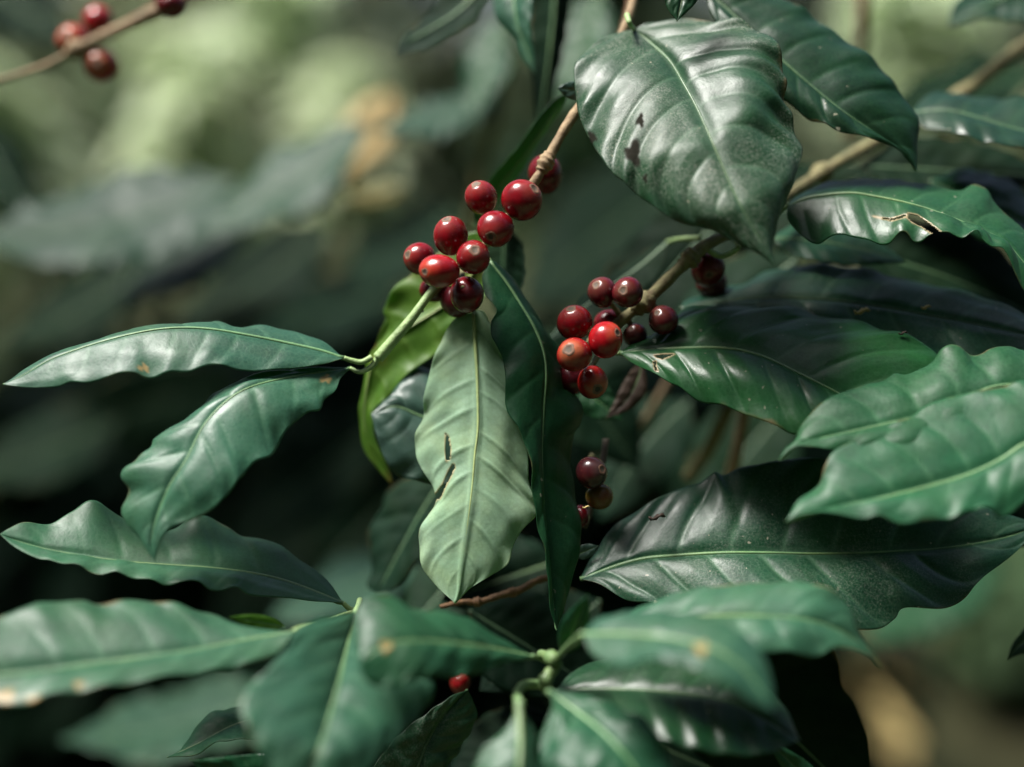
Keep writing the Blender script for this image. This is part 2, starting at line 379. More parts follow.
# B pale blue-green leaf below it
leaf('pale blue green leaf with wavy edge drooping left under the long narrow leaf',
     [(350,368),(320,371.5),(285,377),(250,386),(225,401),(203,425),(186,458),(168,487),(155,520),(150,545),(155,562)],
     [(320,368),(287,371),(262,375),(240,384),(217,396),(195,410),(177,424),(162,429),(151,437),(149,448),(137,460),(126,467),(123,477),(130,490),(121,508),(125,522),(137,537),(147,551)],
     [(340,380),(335,392),(324,401),(319,412),(305,414),(285,432),(272,455),(254,463),(240,480),(230,492),(215,507),(195,519),(174,526),(162,540)],
     [.498,.476,.462,.456], dl=.008, dr=-.004, mat='soft', nv=8, scallop=.0, yspots=[(326,379,5,3.5)], pucker=.0015, group=G1, ribr=.0006,
     pet=[(360,372,.497),(372,366,.497),(380,354,.497)], petr=.0012)
# C leaf behind its tip
leaf('dark level leaf behind the tip of the pale blue green leaf, its far end pale',
     [(343,603),(320,593),(285,580),(250,572),(210,567),(170,564),(130,561),(90,556),(50,549),(20,541),(0,534)],
     [(330,584),(315,570),(300,559),(280,545),(260,537),(240,536),(225,526),(210,517),(195,517),(175,527),(150,528),(125,518),(110,509),(95,501),(84,502),(70,512),(50,524),(25,522),(10,528)],
     [(320,601),(290,598),(250,594),(235,587),(210,590),(197,583),(180,580),(165,585),(150,580),(135,577),(117,570),(100,574),(82,566),(65,565),(50,560),(37,559),(15,547)],
     [.492,.487,.480,.474], dl=.018, dr=-.014, mat='softmid', nv=8, scallop=0, group=G1, pet=[(350,609,.493),(357,610,.494)])
# D large blurred foreground leaf, lower left
leaf('large blurred leaf with pale sheen at the left side, below the dark level leaf',
     [(294,631),(240,640),(190,650),(140,657),(90,663),(40,670),(-20,674),(-90,668)],
     [(275,630),(235,622),(200,612),(165,603),(130,600),(100,602),(85,599),(62,602),(40,602),(25,608),(0,617),(-40,622),(-70,640)],
     [(290,637),(275,655),(240,666),(200,671),(150,679),(100,689),(50,695),(25,704),(0,705),(-40,702),(-70,690)],
     [.445,.430,.418,.410], dl=.016, dr=-.014, mat='soft', nv=8, scallop=.01, yspots=[(4,697,12,6),(36,700,8,4),(78,685,5,3)], group=G1, pet=[(305,626,.457),(325,621,.467),(352,613,.485)], res=(90,19))
# young bud leaf
simple('tiny bright green young leaf by the base of the blurred left leaf', (285,627), (230,617), 16, [.462,.455], mat='yellow', nv=4, ribr=.0003, group=G1)
# E big blurred leaf at the bottom
leaf('broad blurred leaf hanging down at the bottom, left of the grey textured leaf',
     [(355,612),(347,650),(337,690),(326,730),(313,770),(298,815)],
     [(318,618),(292,635),(284,652),(264,672),(246,690),(240,706),(245,730),(262,757),(274,785)],
     [(372,625),(392,655),(420,675),(434,684),(431,700),(415,722),(398,740),(380,758),(355,785),(325,805)],
     [.465,.424,.400,.39], dl=-.008, dr=.010, mat='soft', nv=8, scallop=.02, group=G1, pet=[(358,606,.480),(360,600,.485)], res=(90,19))
# F mid green leaf pointing left in front
leaf('mid green leaf with a yellow spot and toothed lower edge below the pale hanging leaf',
     [(533,656),(500,649),(460,643),(420,640),(388,644),(360,660)],
     [(515,642),(492,627),(465,613),(438,605),(410,600),(398,592),(375,592),(357,606),(354,630)],
     [(520,659),(505,661),(482,668),(468,670),(455,673),(438,672),(420,676),(403,680),(385,686),(366,680)],
     [.452,.430,.415,.408], dl=.010, dr=-.010, mat='mid', nv=9, scallop=.02, yspots=[(386,646,6,5)], group=G1, pet=[(540,658,.465),(548,662,.468)], petmat='stem', res=(90,19), fold=.003)
# G dark leaf lower left
leaf('small dark green leaf tip showing behind the broad blurred leaf at bottom left',
     [(330,690),(280,712),(235,724),(200,742),(167,757)],
     [(300,690),(250,705),(212,712),(195,729),(180,750)], [(310,725),(260,738),(215,742),(197,754)],
     [.50,.495,.49], dl=.01, dr=-.01, mat='mid', group=G1, res=(70,15))
simple('dark leaf at the bottom edge beneath the small dark green leaf tip', (340,775), (190,760), 60, [.47,.46], bend=-14, mat='dark', group=G1)
# H pale underside
leaf('pale light green leaf hanging straight down with a torn slit, seen from its underside',
     [(474,312),(475,340),(477,370),(478,400),(478,430),(475,455),(472,490),(467,530),(462,565),(459,590),(455,603)],
     [(460,316),(450,326),(440,347),(431,370),(425,395),(421,420),(415,435),(415,450),(420,464),(428,478),(436,492),(437,502),(428,516),(420,530),(419,545),(423,568),(434,583),(446,595)],
     [(484,312),(493,330),(502,355),(514,385),(522,415),(524,438),(527,452),(528,474),(532,495),(537,513),(524,528),(513,546),(507,565),(487,577),(468,590)],
     [.505,.497,.490,.488], dl=.006, dr=.004, mat='under', under='pale', face=-1, nv=9, scallop=.0, pucker=.0012, rib='ribpale', ribr=.00075, ripple=.0012, bulge=-.0015,
     res=(200,45), group=G1, pet=[(472,300,.507),(470,285,.508)],
     holes=[[(446,434),(449,438),(451,450),(450,459),(446.5,461),(445.5,448)],[(449,470),(454,464),(455,468),(451,477),(447,484),(441,498),(434,501),(436,494),(442,486),(446,478)]])
# I dark folded leaf
leaf('dark green leaf folded along its pale midrib, hanging right of the pale leaf',
     [(490,261),(507,282),(522,305),(535,327),(544,350),(547,374),(545,402),(544,422),(543,455),(545,505),(549,555),(553,595),(557,630)],
     [(483,272),(482,280),(485,295),(496,310),(491,322),(491,336),(497,347),(505,362),(506,390),(508,412),(522,437),(528,457),(531,480),(535,505),(540,530),(546,555),(548,580),(550,607)],
     [(497,263),(512,278),(524,293),(538,315),(551,336),(558,353),(561,372),(563,390),(576,397),(584,411),(581,425),(574,433),(571,452),(575,492),(580,517),(581,548),(573,575),(567,600)],
     [.502,.492,.487,.482], dl=-.006, dr=.016, mat='lit', under='under', nv=9, scallop=.0, rib='rib', ribr=.0007, ripple=.0008, res=(180,35), group=G1,
     pet=[(482,255,.505),(474,250,.508)], fold=.0)
# J yellowish translucent leaf
leaf('yellowish green leaf lit through from behind, under the lower end of the upper cherry cluster',
     [(487,252),(460,292),(437,311),(405,331),(377,356),(367,392),(366,430),(376,462),(392,484)],
     [(478,232),(452,242),(425,262),(410,275),(397,287),(386,308),(388,320),(375,342),(367,360),(362,392),(361,420),(364,447),(378,470)],
     [(492,282),(470,320),(440,350),(410,373),(385,400),(373,413),(374,430),(381,452),(391,474)],
     [.520,.524,.527,.527], dl=.004, dr=-.004, mat='under', under='yellow', face=-1, nv=8, scallop=0, rib='ribpale', ribr=.0006, group=G1, bulge=.001)
# K grey green leaf behind
leaf('grey green leaf half hidden between the yellowish leaf and the pale hanging leaf',
     [(480,440),(450,425),(422,416),(395,406),(371,414)],
     [(465,400),(440,375),(417,366),(405,376),(393,392),(380,407)], [(470,480),(448,486),(425,483),(410,479),(396,475),(386,462),(380,447),(375,430)],
     [.518,.516,.514], dl=.01, dr=-.006, mat='grey', nv=6, scallop=.0, group=G1, res=(80,19))
# L dark leaf
leaf('very dark leaf with a wavy edge behind the lower half of the pale hanging leaf',
     [(455,460),(425,505),(402,545),(376,594)],
     [(430,474),(402,478),(385,494),(382,512),(369,528),(369,552),(372,570),(367,585)], [(470,500),(440,540),(418,560),(400,585)],
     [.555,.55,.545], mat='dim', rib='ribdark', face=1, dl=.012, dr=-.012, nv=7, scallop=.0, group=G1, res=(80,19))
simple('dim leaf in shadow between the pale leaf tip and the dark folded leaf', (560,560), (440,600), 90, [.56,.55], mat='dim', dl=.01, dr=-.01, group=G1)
# M big top leaf
leaf('large dusty broad leaf with dark brown spots hanging at the top, its tip pointing down',
     [(635,30),(652,43),(670,60),(685,85),(697,107),(712,140),(725,170),(736,195),(749,220),(762,243),(775,266)],
     [(619,31),(597,41),(581,55),(574,68),(575,92),(577,107),(582,121),(590,136),(598,152),(615,174),(640,196),(665,213),(690,225),(715,233),(738,245),(758,254)],
     [(645,24),(662,19),(682,15),(712,14),(740,17),(757,27),(772,36),(783,58),(788,83),(792,107),(802,135),(805,148),(801,165),(795,182),(786,205),(778,228),(773,248)],
     [.517,.489,.467,.457,.456], dl=.006, dr=.016, mat='dusty', nv=9, scallop=.0, spots=[(633,153,7,11),(640,121,3.5,6),(645,178,2,4),(592,138,4,6)], pucker=.0009, bulge=.003, rib='ribdark', ribr=.0007, res=(220,60), group=G1, ripple=.0015,
     pet=[(630,24,.503),(627,15,.506)], fold=.002)
# N second top leaf
leaf('glossy dark leaf with blue sheen behind the large dusty leaf, tip pointing down right',
     [(705,-12),(745,25),(783,60),(818,90),(843,110),(868,127),(893,144),(908,156),(917,171)],
     [(740,-18),(775,-4),(800,5),(818,17),(830,27),(848,42),(868,57),(888,75),(900,91),(912,106),(919,122),(917,145)],
     [(712,15),(740,50),(768,85),(793,107),(818,120),(843,132),(868,139),(893,147),(906,158)],
     [.525,.512,.503,.506], dl=.012, dr=-.004, mat='deep', nv=8, scallop=0, pucker=.0016, rib='ribdark', ribr=.0008, group=G1)
# O
leaf('dark leaf with a faint light midrib reaching to the right side, above the torn leaf',
     [(912,112),(948,110),(975,116),(1005,125),(1040,134),(1085,142)],
     [(925,97),(943,92),(968,95),(998,99),(1020,97),(1055,108)], [(923,127),(955,132),(985,142),(1018,147),(1055,152)],
     [.545,.535,.525], dl=.02, dr=-.012, mat='deep', pucker=.0005, nv=7, rib='ribdark', group=G1, res=(90,19))
# P torn leaf
leaf('dark green leaf with a jagged torn hole and scalloped lower edge at the right',
     [(787,206),(802,199),(818,195),(850,192),(873,195),(908,202),(938,211),(978,227),(1005,240),(1025,262),(1045,285)],
     [(795,197),(815,187),(843,181),(885,177),(918,181),(943,189),(963,192),(975,186),(988,190),(995,204),(1010,216),(1032,240)],
     [(788,220),(800,234),(816,243),(830,236),(843,234),(863,239),(888,244),(903,232),(918,241),(933,234),(948,231),(963,238),(978,230),(990,246),(1005,248),(1016,275),(1030,295)],
     [.510,.500,.490,.480], dl=.022, dr=-.012, mat='vivid', nv=9, scallop=0, rib='rib', ribr=.0007, res=(170,35), group=G1, pet=[(778,212,.513)],
     holes=[[(909,213.5),(917,215),(928,222),(936,228),(941,232),(931,233),(921,226),(912,222),(907,217)],[(873,216.3),(890,219),(906,214.5),(906,216.5),(892,220.6)]])
# Q right sharp leaf
leaf('broad green leaf with pale midrib and small torn hole, right of the lower cherry cluster',
     [(620,353),(650,349),(685,347),(725,347),(760,354),(795,370),(825,385),(842,394),(880,415),(910,425)],
     [(635,343),(650,337),(662,328),(675,317),(690,307),(725,305),(760,306.5),(795,308),(835,317),(860,321),(880,328),(912,338),(938,355),(945,385),(930,410)],
     [(632,363),(650,372),(675,385),(695,398),(705,401),(718,404),(735,409),(755,419),(775,427),(800,436),(840,442),(880,438)],
     [.500,.492,.482,.478], dl=.022, dr=-.012, mat='vivid', nv=8, scallop=0, pucker=.0016, bulge=.0032, rib='rib', ribr=.0009, res=(200,45), group=G1,
     pet=[(612,352,.504),(606,348,.507)], holes=[[(654,355.2),(664,354.2),(674,354),(668,357),(662,359),(657,357.6)],[(653.5,362),(656,361),(656,366),(658,371),(655,370)]])
# R0 debris leaf behind
leaf('dark leaf littered with pale crumbs, just behind the broad green leaf with torn hole',
     [(680,308),(720,301),(770,297),(820,298),(880,305),(940,316),(1000,328),(1050,340)],
     [(688,300),(710,293),(722,287),(742,281),(770,269),(805,266),(850,268),(900,276),(960,292),(1020,312)],
     [(720,325),(770,340),(830,350),(890,360),(950,364),(1000,360),(1040,350)],
     [.525,.520,.512,.50], dl=.020, dr=-.014, mat='dustlite', nv=8, rib='ribdark', group=G1, scallop=.0, res=(150,31))
# S foreground right leaves
leaf('blurred green leaf pointing left over the broad leaf, upper of the two at right',
     [(779,460),(789,450),(800,442),(840,433),(880,424),(918,415),(943,403),(968,395),(993,386),(1023,383),(1110,380)][::-1],
     [(785,448),(795,440),(805,420),(833,397),(868,385),(893,371),(908,372),(928,362),(943,350),(958,348),(970,357),(985,357),(1000,347),(1013,346),(1030,351),(1070,345)][::-1],
     [(788,452),(797,446),(813,446),(830,449),(855,447),(885,450),(920,448),(960,444),(1010,436),(1070,424)][::-1],
     [.468,.464,.460,.456], dl=.016, dr=-.008, mat='mid', nv=9, scallop=.02, group=G1, res=(110,25), pucker=.0009)
leaf('large blurred green leaf at the right side, in front of the wide dark leaf',
     [(786,521),(830,507),(868,500),(930,485),(970,473),(1000,459),(1023,444),(1060,428),(1110,410)][::-1],
     [(798,500),(818,485),(825,467),(834,451),(863,440),(885,427),(905,418),(925,405),(945,397),(970,394),(1000,388),(1040,378),(1080,382)][::-1],
     [(810,513),(840,514),(865,517),(882,514),(905,523),(937,520),(955,520),(982,507),(1002,516),(1024,500),(1060,478),(1090,445)][::-1],
     [.452,.448,.444,.442], dl=.016, dr=-.010, mat='mid', nv=9, scallop=.02, group=G1, res=(110,25), pucker=.0009)
# T shaded dark leaf
leaf('wide dark leaf with a straight pale midrib and a dead crumb, low on the right',
     [(580,579),(610,567),(642,558),(672,555),(722,552),(772,552),(816,553),(860,552),(900,550),(945,547),(1000,538),(1040,525)],
     [(588,562),(597,550),(607,535),(620,522),(647,507),(670,492),(685,486),(700,482),(715,470),(725,473),(740,466),(760,464),(785,459),(830,462),(880,472),(930,488),(980,505),(1015,517)],
     [(600,585),(628,600),(655,603),(680,612),(740,620),(800,622),(850,628),(878,629),(893,619),(904,607),(940,609),(963,600),(983,577),(1015,553)],
     [.498,.490,.492,.50], dl=.018, dr=-.016, mat='dustlite', nv=9, scallop=0, pucker=.0017, rib='rib', ribr=.0008, res=(190,45), group=G1)
# U blurred pair
leaf('blurred greyish leaf with a thin curled tip in front of the wide dark leaf',
     [(610,625),(680,617),(740,615),(800,618),(840,630),(866,648),(882,667)],
     [(640,606),(680,594),(715,587),(745,581),(790,582),(830,590),(852,611),(862,637),(872,652)],
     [(650,645),(690,655),(740,655),(770,652),(783,650),(800,653),(818,656),(833,648),(850,649),(868,654),(876,660)],
     [.442,.432,.430,.438], dl=.012, dr=-.010, mat='soft', nv=8, scallop=.02, group=G1, res=(100,21))
leaf('strongly blurred pale green leaf nearest the lens, its tip drooping down low on the right',
     [(583,634),(630,634),(680,639),(720,651),(750,675),(772,710)],
     [(600,618),(640,611),(690,613),(735,628),(762,652),(772,682)], [(590,651),(603,661),(625,666),(655,660),(690,667),(720,679),(750,700)],
     [.415,.40,.392,.388], dl=.012, dr=-.008, mat='soft', nv=8, scallop=.015, yspots=[(701,648,6,6)], group=G1, petmat='stem', res=(90,19), pet=[(570,644,.44),(556,660,.458)])
# V dark mass
leaf('black shadowed leaf with a wavy edge at the bottom, under the curled tip leaf',
     [(640,640),(700,675),(770,720),(830,775),(870,830)],
     [(720,612),(790,620),(826,640),(838,660),(842,685),(853,700),(862,720),(868,737),(871,770),(874,800)], [(640,690),(690,750),(760,800),(820,825)],
     [.52,.52,.515], mat='dim', face=1, dl=-.01, dr=.01, nv=8, scallop=0, group=G1, res=(100,21))
leaf('deep green leaf with bright blue glints lying in shade at the bottom centre',
     [(556,690),(610,688),(680,692),(740,705),(800,740)],
     [(580,668),(620,656),(680,655),(740,668),(780,700)], [(590,715),(640,735),(700,750),(760,755)],
     [.46,.45,.44], mat='deep', dl=.02, dr=-.02, nv=8, group=G1, res=(90,21), pucker=.0012, rib='ribdark')
# W bottom leaves
leaf('blurred leaf with a thick pale petiole hanging at the bottom edge, left of the node',
     [(520,704),(521,730),(520,765),(512,830)], [(508,724),(490,744),(474,768),(466,795),(485,820)], [(528,722),(540,745),(548,780),(535,815)],
     [.42,.405,.40], mat='soft', dl=.004, dr=.012, group=G1, petmat='stem', res=(70,17), pet=[(517,695,.444),(525,685,.452),(546,685,.462)], petr=.0016, rib='rib', ribr=.0013)
leaf('blurred dark green leaf at the bottom edge, right of the thick pale petiole',
     [(548,690),(580,713),(610,738),(640,775),(665,825)], [(575,696),(602,700),(632,711),(652,727),(672,765),(680,800)], [(552,707),(541,735),(545,770),(580,805),(630,825)],
     [.43,.408,.40], mat='mid', dl=.006, dr=-.006, group=G1, res=(80,19), nv=7)
# X grey textured
leaf('grey textured leaf in focus at the bottom, its reddish edged tip near a hidden cherry',
     [(404,805),(417,770),(430,738),(447,712),(468,690)], [(360,790),(376,762),(395,738),(421,718),(450,697)], [(436,800),(453,762),(471,731),(477,713)],
     [.490,.495,.50], mat='dusty', dl=-.006, dr=.008, nv=8, rib='ribdark', group=G1, res=(110,27))
# Y Z top leaves
leaf('greyish dark leaf at the top, its thin tip curling down left',
     [(500,-45),(480,-10),(457,13),(432,29),(410,42),(396,58)], [(470,-40),(445,-12),(436,5),(431,12),(411,27),(401,38)], [(505,-20),(488,2),(476,20),(461,29),(443,41),(428,50),(408,53)],
     [.58,.575,.57], mat='dim', under='dim', face=-1, dl=.008, dr=-.006, group=G1, res=(80,19))
leaf('narrow green leaf hanging from the top beside a black shaded leaf',
     [(510,-60),(512,-20),(516,20),(526,50),(535,73)], [(496,-40),(493,-5),(497,20),(513,38),(522,58)], [(528,-40),(532,-5),(530,25),(534,52)],
     [.56,.55,.545], mat='soft', dl=.006, dr=-.006, group=G1, res=(70,15))
leaf('black shaded leaf hanging from the top between two green ones',
     [(560,-60),(556,-20),(552,30),(546,80),(538,132)], [(532,-40),(530,10),(531,60),(533,105)], [(580,-40),(570,10),(563,50),(553,92)],
     [.59,.585,.58], mat='dim', face=-1, under='dim', dl=.01, dr=.01, group=G1, res=(70,15))
leaf('narrow dark leaf standing behind the tan twig above the upper cherries',
     [(474,226),(490,200),(506,178),(522,158),(538,136),(553,113),(565,93)], [(475,205),(491,178),(506,160),(520,143),(532,126),(550,103)], [(490,215),(511,184),(525,165),(540,141),(556,117),(566,100)],
     [.540,.532,.528], mat='dark', dl=-.004, dr=.012, group=G1, res=(80,19), scallop=.01)
simple('small curled green leaf scrap poking out left of the large dusty leaf', (585,92), (558,88), 20, [.51,.507], mat='grey', nv=4, ribr=.0003, group=G1)
leaf('dark leaf tip hanging at the top edge in front of the large dusty leaf',
     [(690,-50),(684,-10),(677,21)], [(662,-30),(666,5)], [(712,-25),(697,1),(686,13)], [.49,.485], mat='deep', group=G1, res=(50,13))
leaf('dark leaf in the top right corner hanging over the pale green gap',
     [(1075,-40),(1020,-10),(985,8),(948,28)], [(1030,-50),(985,-22),(955,2)], [(1070,5),(1024,19),(990,19),(968,21)], [.60,.60,.595], mat='deep', face=-1, under='deep', dl=.01, dr=-.01, group=G1, res=(60,15))
# EE leaf along the second twig
leaf('narrow leaf half hidden behind the two maroon cherries of the lower cluster',
     [(668,242),(640,266),(605,291),(570,318),(545,342)], [(650,248),(612,274),(580,300)], [(658,275),(632,300),(592,326)], [.545,.54,.535],
     mat='dim', dl=.01, dr=-.006, group=G1, res=(60,15), pet=[(680,239,.53),(700,238,.522)], rib='ribdark')
simple('dim green leaf in the dark hollow beneath the torn leaf', (770,238), (905,262), 44, [.54,.535,.53], mat='mid', dl=.012, dr=-.008, bend=-6, group=G1)
# GG dead leaf
simple('dead brown leaf hanging behind the lowest cherries of the lower cluster', (642,362), (606,418), 26, [.525,.52], mat='brown', nv=6, ribr=.0004, group=G1, bend=-8)
simple('dark leaf tip behind the lower cherry cluster, beside the dead brown leaf', (570,380), (622,420), 40, [.535,.53], mat='deep', nv=6, ribr=.0004, group=G1)
simple('tiny grey green leaf tip at the base of the wide dark leaf', (575,556), (598,546), 16, [.50,.498], mat='grey', nv=3, ribr=.0003, group=G1, res=(40,11))
simple('upright blurred bright green young leaf above the stem node', (563,656), (588,595), 30, [.455,.44], mat='mid', nv=5, ribr=.0004, group=G1)
leaf('dark leaf tip entering from the right side against the blurred gap',
     [(1070,620),(1040,632),(1020,645),(1007,660)], [(1040,610),(1022,630),(1012,645)], [(1065,645),(1035,651),(1018,655)], [.52,.515], mat='deep', group=G1, res=(50,13))
simple('small green leaf tip at the bottom edge under the black shadowed leaf', (830,800), (768,741), 26, [.47,.465], mat='mid', nv=5, ribr=.0004, group=G1)
# filler leaves, most coloured dark as shade, in the dark heart of the plant
G2 = 'shaded leaves deep inside the coffee plant'
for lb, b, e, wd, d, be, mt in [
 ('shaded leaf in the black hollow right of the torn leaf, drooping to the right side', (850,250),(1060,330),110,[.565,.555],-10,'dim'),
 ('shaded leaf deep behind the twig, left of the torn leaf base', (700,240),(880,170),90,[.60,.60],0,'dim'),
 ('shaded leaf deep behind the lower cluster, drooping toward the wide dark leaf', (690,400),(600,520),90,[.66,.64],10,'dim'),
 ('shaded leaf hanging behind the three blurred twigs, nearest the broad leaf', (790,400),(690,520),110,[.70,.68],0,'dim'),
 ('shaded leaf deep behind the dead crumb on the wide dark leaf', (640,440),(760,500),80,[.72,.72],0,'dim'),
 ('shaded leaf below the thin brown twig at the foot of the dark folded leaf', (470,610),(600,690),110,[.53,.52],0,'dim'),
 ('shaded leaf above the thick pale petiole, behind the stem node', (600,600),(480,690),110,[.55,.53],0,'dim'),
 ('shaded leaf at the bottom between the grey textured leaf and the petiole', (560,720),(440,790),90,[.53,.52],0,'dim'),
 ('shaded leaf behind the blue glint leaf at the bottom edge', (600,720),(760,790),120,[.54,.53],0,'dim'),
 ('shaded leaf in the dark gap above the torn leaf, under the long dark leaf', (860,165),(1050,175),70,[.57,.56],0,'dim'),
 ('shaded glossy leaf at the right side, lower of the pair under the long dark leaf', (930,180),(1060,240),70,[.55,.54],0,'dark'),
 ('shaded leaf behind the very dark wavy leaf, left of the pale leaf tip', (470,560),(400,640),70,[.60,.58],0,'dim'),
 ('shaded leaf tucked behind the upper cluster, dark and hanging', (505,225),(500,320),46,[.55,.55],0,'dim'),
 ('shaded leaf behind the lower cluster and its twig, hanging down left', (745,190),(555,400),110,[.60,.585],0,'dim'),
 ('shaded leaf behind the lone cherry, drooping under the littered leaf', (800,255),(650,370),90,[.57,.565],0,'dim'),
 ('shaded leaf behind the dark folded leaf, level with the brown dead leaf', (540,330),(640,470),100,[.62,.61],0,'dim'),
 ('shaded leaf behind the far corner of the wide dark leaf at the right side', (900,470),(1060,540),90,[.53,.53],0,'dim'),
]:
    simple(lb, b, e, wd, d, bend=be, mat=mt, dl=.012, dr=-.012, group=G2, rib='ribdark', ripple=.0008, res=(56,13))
# neighbouring bushes: soft leaves behind
G3 = 'out of focus leaves behind the coffee plant'
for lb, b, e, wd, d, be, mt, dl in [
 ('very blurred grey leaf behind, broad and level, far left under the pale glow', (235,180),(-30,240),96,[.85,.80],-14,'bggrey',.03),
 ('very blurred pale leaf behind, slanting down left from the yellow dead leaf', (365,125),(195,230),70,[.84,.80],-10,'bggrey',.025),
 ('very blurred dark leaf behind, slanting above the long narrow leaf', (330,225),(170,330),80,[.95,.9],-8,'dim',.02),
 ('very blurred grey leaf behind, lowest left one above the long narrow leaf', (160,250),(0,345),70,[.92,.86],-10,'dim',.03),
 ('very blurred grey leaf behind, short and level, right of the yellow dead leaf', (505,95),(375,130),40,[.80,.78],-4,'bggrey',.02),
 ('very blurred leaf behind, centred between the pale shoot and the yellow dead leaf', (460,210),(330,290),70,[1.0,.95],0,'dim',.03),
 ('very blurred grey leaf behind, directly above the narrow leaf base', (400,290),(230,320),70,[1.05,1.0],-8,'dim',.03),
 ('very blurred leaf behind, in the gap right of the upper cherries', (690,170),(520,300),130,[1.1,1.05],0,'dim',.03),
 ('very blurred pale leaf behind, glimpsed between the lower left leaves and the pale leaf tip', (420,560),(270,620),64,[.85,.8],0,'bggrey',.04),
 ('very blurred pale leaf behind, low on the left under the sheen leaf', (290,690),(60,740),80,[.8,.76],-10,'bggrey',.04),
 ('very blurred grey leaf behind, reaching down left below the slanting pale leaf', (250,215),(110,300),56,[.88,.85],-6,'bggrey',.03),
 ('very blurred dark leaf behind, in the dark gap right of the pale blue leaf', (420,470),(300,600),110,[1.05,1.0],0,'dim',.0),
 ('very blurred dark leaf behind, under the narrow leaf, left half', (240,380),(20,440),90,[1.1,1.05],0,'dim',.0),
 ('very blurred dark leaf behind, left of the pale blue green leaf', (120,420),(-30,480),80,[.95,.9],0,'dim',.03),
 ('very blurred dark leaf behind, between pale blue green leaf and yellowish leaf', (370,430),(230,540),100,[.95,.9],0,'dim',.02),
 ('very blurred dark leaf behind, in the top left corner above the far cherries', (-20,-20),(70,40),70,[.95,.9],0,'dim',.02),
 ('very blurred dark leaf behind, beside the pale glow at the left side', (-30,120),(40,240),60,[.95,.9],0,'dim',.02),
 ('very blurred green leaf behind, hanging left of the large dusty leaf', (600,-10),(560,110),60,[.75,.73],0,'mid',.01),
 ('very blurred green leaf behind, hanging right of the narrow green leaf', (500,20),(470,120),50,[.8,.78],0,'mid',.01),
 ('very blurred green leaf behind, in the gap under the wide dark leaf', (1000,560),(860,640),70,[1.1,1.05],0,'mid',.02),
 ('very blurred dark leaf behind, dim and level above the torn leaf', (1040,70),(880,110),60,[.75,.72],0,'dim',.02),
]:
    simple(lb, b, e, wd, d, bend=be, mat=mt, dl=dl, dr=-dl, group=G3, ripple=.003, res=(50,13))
simple('yellow dead leaf curled in the blurred background, left of the upper cherries', (392,92), (318,182), 62, [1.0,.96], mat='dead', bend=-12, group=G3, res=(50,13), bulge=.006)
simple('thin yellow dead leaf edge lying under the curled yellow dead leaf', (405,186), (338,198), 16, [.9,.88], mat='dead', bend=-4, group=G3, res=(50,13))
# ------------------------------------------------------------------ twigs
def twig(label, pts, rad, mat, nodes=(), sides=14, n=90, group=None, name='coffee_twig', part='bark'):
    pp = crom(pts, n); wp = P(pp[:, 0], pp[:, 1], pp[:, 2]); s = np.linspace(0, 1, n)
    rr = np.interp(s, np.linspace(0, 1, len(rad)), rad)*(1+.06*np.sin(s*61)+.05*np.sin(s*137+1)+np.convolve(rng.normal(0, .0 if mat in ('shoot', 'stem') or n <= 60 else .08, n), (.25, .5, .25), 'same'))
    root = empty(name, wp[0], label, 'twig', group)
    v, f = tube(wp, rr, sides); mesh_obj(part, v, f, M[mat], root)
    for k, sz in nodes:
        i = min(range(n), key=lambda i: abs(s[i]-k)); c = wp[i]; T = wp[min(i+1, n-1)]-wp[max(i-1, 0)]; T /= np.linalg.norm(T)
        prof = np.linspace(-1, 1, 13); pth = c+T*prof[:, None]*sz*1.1
        lump = rr[i]+(sz-rr[i])*np.clip(np.cos(prof*math.pi/2), 0, 1)**1.3
        v, f = tube(pth, lump*(1+.10*np.sin(prof*(4 if mat in ('shoot', 'stem') else 9)+k*20)), 12)
        v = v+rng.normal(0, sz*(.02 if mat in ('shoot', 'stem') else .06), v.shape)
        mesh_obj('node', v, f, M[mat], root)
    return root
G4 = 'twigs of the coffee plant'
t1 = twig('pale tan twig carrying the upper cherry cluster, coming down from behind the dusty leaf',
     [(642,-40,.53),(628,18,.52),(603,70,.510),(577,110,.503),(560,137,.500),(537,178,.498),(512,212,.500),(488,242,.503),(465,262,.505),(440,285,.503),(425,300,.499)],
     [.0017,.0017,.0018,.0018,.0017,.0016,.0015], 'twig', nodes=[(.545,.0031),(.74,.003),(.9,.003)], group=G4)
pp = crom([(436,286,.501),(430,293,.497),(412,318,.496),(390,344,.4965),(378,358,.497)], 40); wp = P(pp[:,0],pp[:,1],pp[:,2])
v, f = tube(wp, np.linspace(.0013,.0021,40), 14); mesh_obj('green_tip', v, f, M['shoot'], t1)
twig('olive twig carrying the lower cherry cluster, rising to the right behind the dusty leaf',
     [(604,338,.506),(622,320,.505),(650,297,.504),(678,270,.505),(705,246,.508),(735,230,.515),(798,189,.545),(833,166,.56),(868,146,.572),(963,92,.60),(1024,46,.62),(1080,5,.64)],
     [.0018,.0021,.0022,.0022,.0026,.0030,.0032], 'twigolive', nodes=[(.085,.0042),(.2,.0036),(.47,.004)], group=G4)
twig('thin brown twig crossing behind the tip of the pale hanging leaf', [(440,607,.505),(462,602,.505),(478,602,.506),(502,595,.507),(520,590,.508),(537,581,.51),(560,575,.515)], [.0009,.0011,.0013,.0011], 'twigbrown', nodes=[(.3,.0019),(.6,.0018)], group=G4)
twig('knobbly green stem node low in the middle where several petioles meet', [(541,654,.468),(552,658,.455),(556,665,.455),(548,676,.455),(544,686,.455),(556,694,.468)], [.0014,.0018,.0019,.0017,.0014], 'stem', nodes=[(.2,.0026),(.6,.0024)], group=G4)
twig('short green petiole stub under the tip of the large dusty leaf', [(733,230,.508),(738,247,.508),(722,256,.508),(708,250,.508)], [.0009,.0011,.0011], 'shoot', n=40, group=G4)
